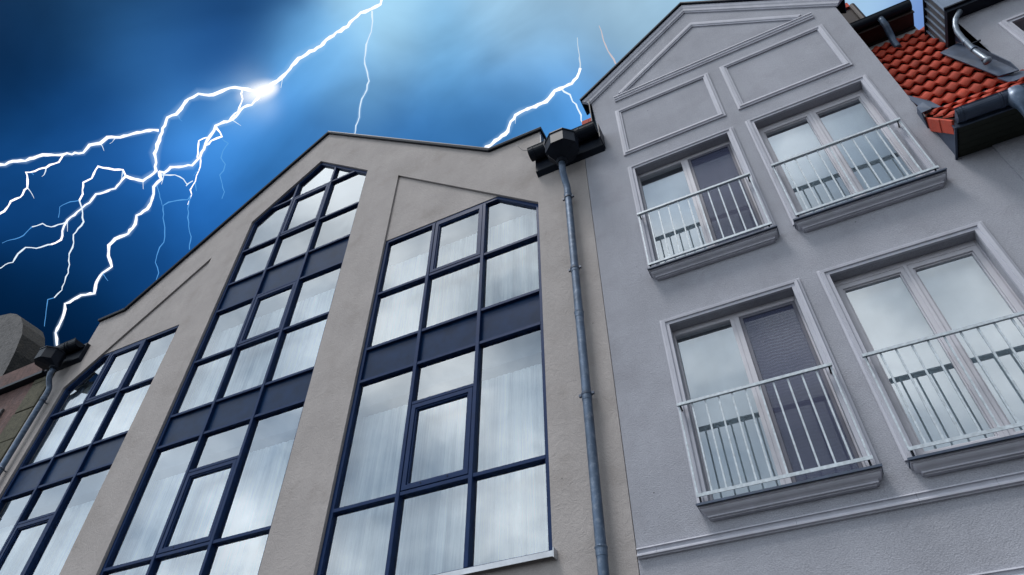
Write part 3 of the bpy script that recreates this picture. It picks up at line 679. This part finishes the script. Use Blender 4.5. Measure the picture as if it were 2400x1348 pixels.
# eaves of the upper roof behind
mb = MB(); mb.box(3.0,4.80,8.9,9.3,13.38,13.62); mb.build('upper_wall_band', 'pale band', RB)
mb = MB(); mb.box(3.0,4.78,8.52,8.95,13.56,13.62); mb.box(3.0,4.78,8.51,8.53,13.50,13.70); mb.box(3.0,4.78,8.86,8.895,13.50,13.58); mb.build('upper_eaves_box', 'dark brown boards', RB)
half_gutter(3.0, 4.77, 8.43, 13.68, .11, RB, 'black metal')
mb = MB(); mb.tube([(4.18,8.42,13.58),(4.18,8.42,13.5),(4.20,8.48,13.38),(4.22,8.62,13.25),(4.22,8.72,13.1),(4.22,8.74,12.9),(4.22,8.74,12.86)], .062, 16); mb.build('spout', 'zinc pipe', RB, smooth=True)
mb = MB(); mb.box(3.25,3.98,8.5,9.1,13.63,14.56); mb.tube([(3.97,8.48,13.7),(3.97,8.48,14.62)], .06, 12); mb.build('roof_verge_box', 'dark brown boards', RB)
mb = MB(); mb.box(3.25,3.93,8.46,8.9,14.62,14.80); mb.build('ridge_tile', 'red roof tile', RB)
# red tile ends beside the gable over the gutter
for i in range(2):
    mb = MB(); mb.box(-2.36+.175*i,-2.19+.175*i,8.55,8.75,14.50,14.68); mb.build('ridge_tile', 'red roof tile', RB)
mb = MB(); mb.box(-2.26,-2.02,8.6,8.9,14.1,14.49); mb.build('roof_verge_box', 'dark brown boards', RB)

# ================================================================== FAR LEFT NEIGHBOUR
NB = thing('old_stone_building', 'old weathered building with red brown plaster, mossy corner stones and rounded stone gable', 'building', W((-21.5, 8, GZ)))
mb = MB(); mb.box(-40,-18.99,8.02,14,GZ,12.2); mb.build('wall', 'red brown plaster', NB)
mb = MB(); mb.box(-40,-19.55,7.86,8.4,12.33,12.95); mb.build('eaves_band', 'red brown plaster', NB)
mb = MB(); mb.box(-40,-19.45,7.84,8.3,12.24,12.329); mb.build('drip_edge', 'black metal', NB)
z = GZ; i = 0
while z < 12.1:
    h = min(1.02, 12.2-z)
    mb = MB(); mb.box(-19.86+.05*(i%2),-18.985,7.97-.008*(i%2),8.019,z+.008,z+h-.012); mb.build('quoin', 'mossy quoin stone', NB, bevel=.015); z += h; i += 1
mb = MB(); mb.box(-22.0,-20.62,7.95,8.019,9.0,11.4); wn = mb.build('window', 'old stone', NB); mb = MB(); mb.box(-21.8,-20.7,7.945,7.949,9.1,11.3); mb.build('pane', 'dark interior', wn)
fr = [(-31.0,12.0),(-24.5,12.0),(-24.95,14.67),(-25.0,15.11),(-25.28,16.09),(-25.69,17.09),(-26.24,17.85),(-26.8,18.42),(-27.4,18.85),(-28.1,19.19),(-28.94,19.40),(-29.9,19.3),(-31.0,18.7)]
mb = MB(); mb.prism(fr, 9.0, 10.0)
o = mb.build('rounded_gable', ['old stone','dark lichen stone'], NB)
for p in o.data.polygons: p.material_index = 0 if p.center.y < S*1.0+.01 else 1

# ================================================================== CABLE
mb = MB(); pts = [(-3.85,7.9,13.75),(-3.7,7.92,13.45),(-3.45,7.88,13.2),(-3.1,7.72,12.95),(-2.95,7.6,12.8),(-2.92,7.40,12.62),(-2.9,7.30,12.25),(-2.86,7.45,11.98),(-2.7,7.7,11.9),(-2.62,7.8,11.85)]
q = []
for a, b in zip(pts[:-1], pts[1:]):
    for t in (0,.33,.66): q.append(tuple(Vector(a).lerp(Vector(b), t)))
q.append(pts[-1])
mb.tube(q, .008, 6); o = mb.build('cable', 'cable grey', None, smooth=True)
o['label'] = 'thin loose grey cable looping over the black rainwater hopper between the two buildings'; o['category'] = 'cable'

# ================================================================== LIGHTNING
DIST = 320.0
def sp_(u, v, d=DIST): return Vector((0, -8*S, EYE)) + direction(u, v)*d
def bolt(mb, pts, w0, w1, rnd, jit=2.6, sides=6, seg=9, d=DIST):
    P = []
    for a, b in zip(pts[:-1], pts[1:]):
        L = math.hypot(b[0]-a[0], b[1]-a[1]); n = max(1, int(L/seg))
        for i in range(n):
            t = i/n; j = jit if i else 0
            P.append((a[0]+(b[0]-a[0])*t+rnd.uniform(-j,j), a[1]+(b[1]-a[1])*t+rnd.uniform(-j,j)))
    P.append(pts[-1]); n = len(P)
    V = [sp_(u, v, d) for u, v in P]
    R = []
    for i, (u, v) in enumerate(P):
        w = .68*(w0+(w1-w0)*i/(n-1)); w *= rnd.uniform(.65,1.3)
        R.append(max(.05, w/2*d*direction(u, v).dot(FWD)/FPX))
    mb.tube(V, R, sides)
def lightning(name, label, ch, glow=None, burst=None):
    th = thing(name, label, 'lightning', sp_(*ch[0][1][0]))
    rnd = random.Random(len(label))
    for (nm, pts, w0, w1, m_) in ch:
        mb = MB(); bolt(mb, pts, w0, w1, rnd, jit=(2.1 if w0 > 4 else 1.6)); mb.build(nm, m_, th, smooth=True, world=True)
        if m_ == WH and len(pts) > 4:
            for k in range(2):
                i = rnd.randrange(1, len(pts)-1); u, v = pts[i]; a = rnd.uniform(.2, 2.6); tw = [(u, v)]
                for q in range(3): tw.append((tw[-1][0]+rnd.uniform(5,12)*math.cos(a)*rnd.choice((1,.4)), tw[-1][1]+rnd.uniform(5,12)*math.sin(a)))
                mb = MB(); bolt(mb, tw, 3.2, 1.2, rnd, jit=1.2); mb.build('twig', rnd.choice((TH, BL)), th, smooth=True, world=True)
    for (pts, w0, w1) in glow or []:
        mb = MB(); bolt(mb, pts, w0, w1, rnd, jit=0, sides=16, seg=40, d=DIST-2); mb.build('glow', 'glowing air', th, smooth=True, world=True)
    for (u, v, r1, r2) in burst or []:
        bm = bmesh.new(); bmesh.ops.create_uvsphere(bm, u_segments=32, v_segments=20, radius=1); me = bpy.data.meshes.new('burst'); bm.to_mesh(me); bm.free()
        me.materials.append(MATS['burst of light'])
        for p in me.polygons: p.use_smooth = True
        k = (DIST-12)*direction(u, v).dot(FWD)/FPX; o = link('burst', me, th)
        mt = Matrix((RIGHT*r1*k, -DOWN*r2*k, -FWD*r2*k)).transposed().to_4x4(); mt = mt @ Matrix.Rotation(.25, 4, 'Z')
        mt.translation = sp_(u, v, DIST-12); o.matrix_basis = mt
WH, TH, BL, FA = 'white hot lightning', 'thin lightning', 'blue lightning', 'faint lightning'
main = [(893,-40),(892,10),(868,22),(845,30),(815,62),(764,94),(752,108),(700,137),(672,170),(664,178),(628,205),(605,215)]
a1 = [(605,215),(570,208),(540,206),(500,222),(465,220),(442,232),(413,268),(392,276),(375,320),(362,360),(366,400),(335,424),(295,413)]
a2 = [(372,306),(350,306),(310,314),(272,322),(252,322),(235,336),(210,340),(195,358),(150,362),(100,363),(60,377),(30,378),(12,386),(-20,387)]
a3 = [(148,364),(138,380),(108,393),(70,404),(61,404),(64,440),(48,462),(25,472),(10,495),(-5,503)]
b1 = [(610,222),(590,246),(570,252),(545,280),(505,295),(488,325),(478,350),(462,375),(450,388),(400,392),(385,405),(372,402)]
b2 = [(568,212),(566,240),(558,262),(530,288)]
b3 = [(505,295),(520,320),(495,330),(480,342),(470,370),(466,400),(458,425),(446,445),(449,455),(440,480)]
b4 = [(485,322),(466,330),(462,370)]
c1 = [(374,402),(378,420),(360,438),(360,455),(345,490),(320,505),(317,525),(300,548),(270,560),(255,575),(254,600),(262,625),(240,640),(225,665),(221,688),(190,692),(152,712),(150,735),(140,760),(130,780),(133,806),(136,822),(150,880),(140,960)]
d1 = [(295,413),(270,442),(225,455),(210,475),(190,490),(158,516),(150,530),(143,562),(120,573),(85,582),(60,580),(42,595),(30,615),(-5,630)]
d2 = [(295,413),(288,398),(255,395),(230,390),(215,418),(195,428),(194,455),(186,470),(192,488),(193,510),(196,520),(172,550),(170,580),(162,595),(160,640),(146,672),(145,680),(127,698)]
d3 = [(155,520),(120,532),(100,524),(75,532),(55,552),(5,570)]
e1 = [(378,410),(410,410),(430,420),(438,432),(452,424)]
e2 = [(449,455),(440,468),(415,470),(395,474),(382,482),(384,520),(386,545),(384,568),(374,580),(364,615),(372,640),(366,656)]
e3 = [(448,456),(442,480),(440,510),(442,530),(448,555),(444,585)]
e4 = [(520,325),(535,336),(522,355),(518,370),(528,385),(524,400),(515,410),(522,440),(526,450),(520,466)]
e5 = [(366,430),(374,455),(380,482)]
f1 = [(872,25),(872,60),(870,75),(862,95),(856,130),(855,150),(861,170),(865,190),(860,210),(848,232),(843,255),(842,275),(834,295),(830,318),(822,380),(828,440)]
lightning('lightning_bolt', 'large branching white lightning bolt with a bright burst at the left of the sky',
 [('main_channel',main,10,12,WH),('branch',a1,10,10,WH),('branch',a2,9,8,WH),('branch',a3,6,6,WH),('branch',b1,10,8,WH),('branch',b2,5,5,WH),('branch',b3,6,3.5,WH),('branch',b4,5,5,WH),
  ('branch',c1,9,8,WH),('branch',d1[:9],7,6,WH),('branch',d1[8:],5,3.5,TH),('branch',d2[:8],6,5,WH),('branch',d2[7:],4.5,3,TH),('branch',d3[:4],4,3.5,TH),('branch',d3[3:],3,2,BL),
  ('branch',e1,4,3.5,TH),('branch',e2,4,2.4,BL),('branch',e3,4,2.4,BL),('branch',e4,3.5,2.2,BL),('branch',e5,3,2,BL),
  ('branch',[(127,698),(112,702),(108,730),(104,765)],3,1.5,BL),('branch',[(186,470),(165,473),(140,485),(137,510)],3,2,BL),
  ('branch',[(64,440),(70,447),(80,465)],3,1.5,TH),('branch',[(452,424),(436,436)],4,3,TH)],
 glow=[(main,34,46),(a1,44,36),(b1,36,30),(a2,28,26),(c1[:12],26,22),(c1[11:],22,20),(d1[:8],22,18)], burst=[(603,216,64,34)])
lightning('lightning_bolt', 'thin pale lightning strand dropping straight down to the ridge of the middle gable', [('main_channel',f1[:9],5,4,TH),('branch',f1[8:],4,3.5,TH)], glow=[(f1,16,12)])
g1_ = [(1315,207),(1300,213),(1280,238),(1255,250),(1220,263),(1208,270),(1197,285),(1190,308),(1160,330),(1140,345),(1128,362),(1105,420),(1090,500)]
g2_ = [(1315,207),(1340,196),(1352,182),(1360,160),(1358,130),(1354,105),(1353,88)]
lightning('lightning_bolt', 'short thick white lightning bolt behind the dip between the two gables', [('main_channel',g1_,10,13,WH),('branch',g2_[:4],9,7,WH),('branch',g2_[3:],6,2,FA),
  ('branch',[(1316,208),(1322,215),(1336,222),(1342,238),(1352,246)],5,5,TH),('branch',[(1350,244),(1354,255),(1362,270),(1366,300)],5,5,TH)], glow=[(g1_,30,34),(g2_[:4],24,16)])
emit_mat('dim rosy lightning', (.66,.60,.64), .9)
lightning('lightning_bolt', 'faint rosy lightning streak in the pale sky just left of the right gable slope', [('main_channel',[(1404,60),(1412,85),(1420,108),(1432,130),(1443,150)],3,6,'dim rosy lightning')])
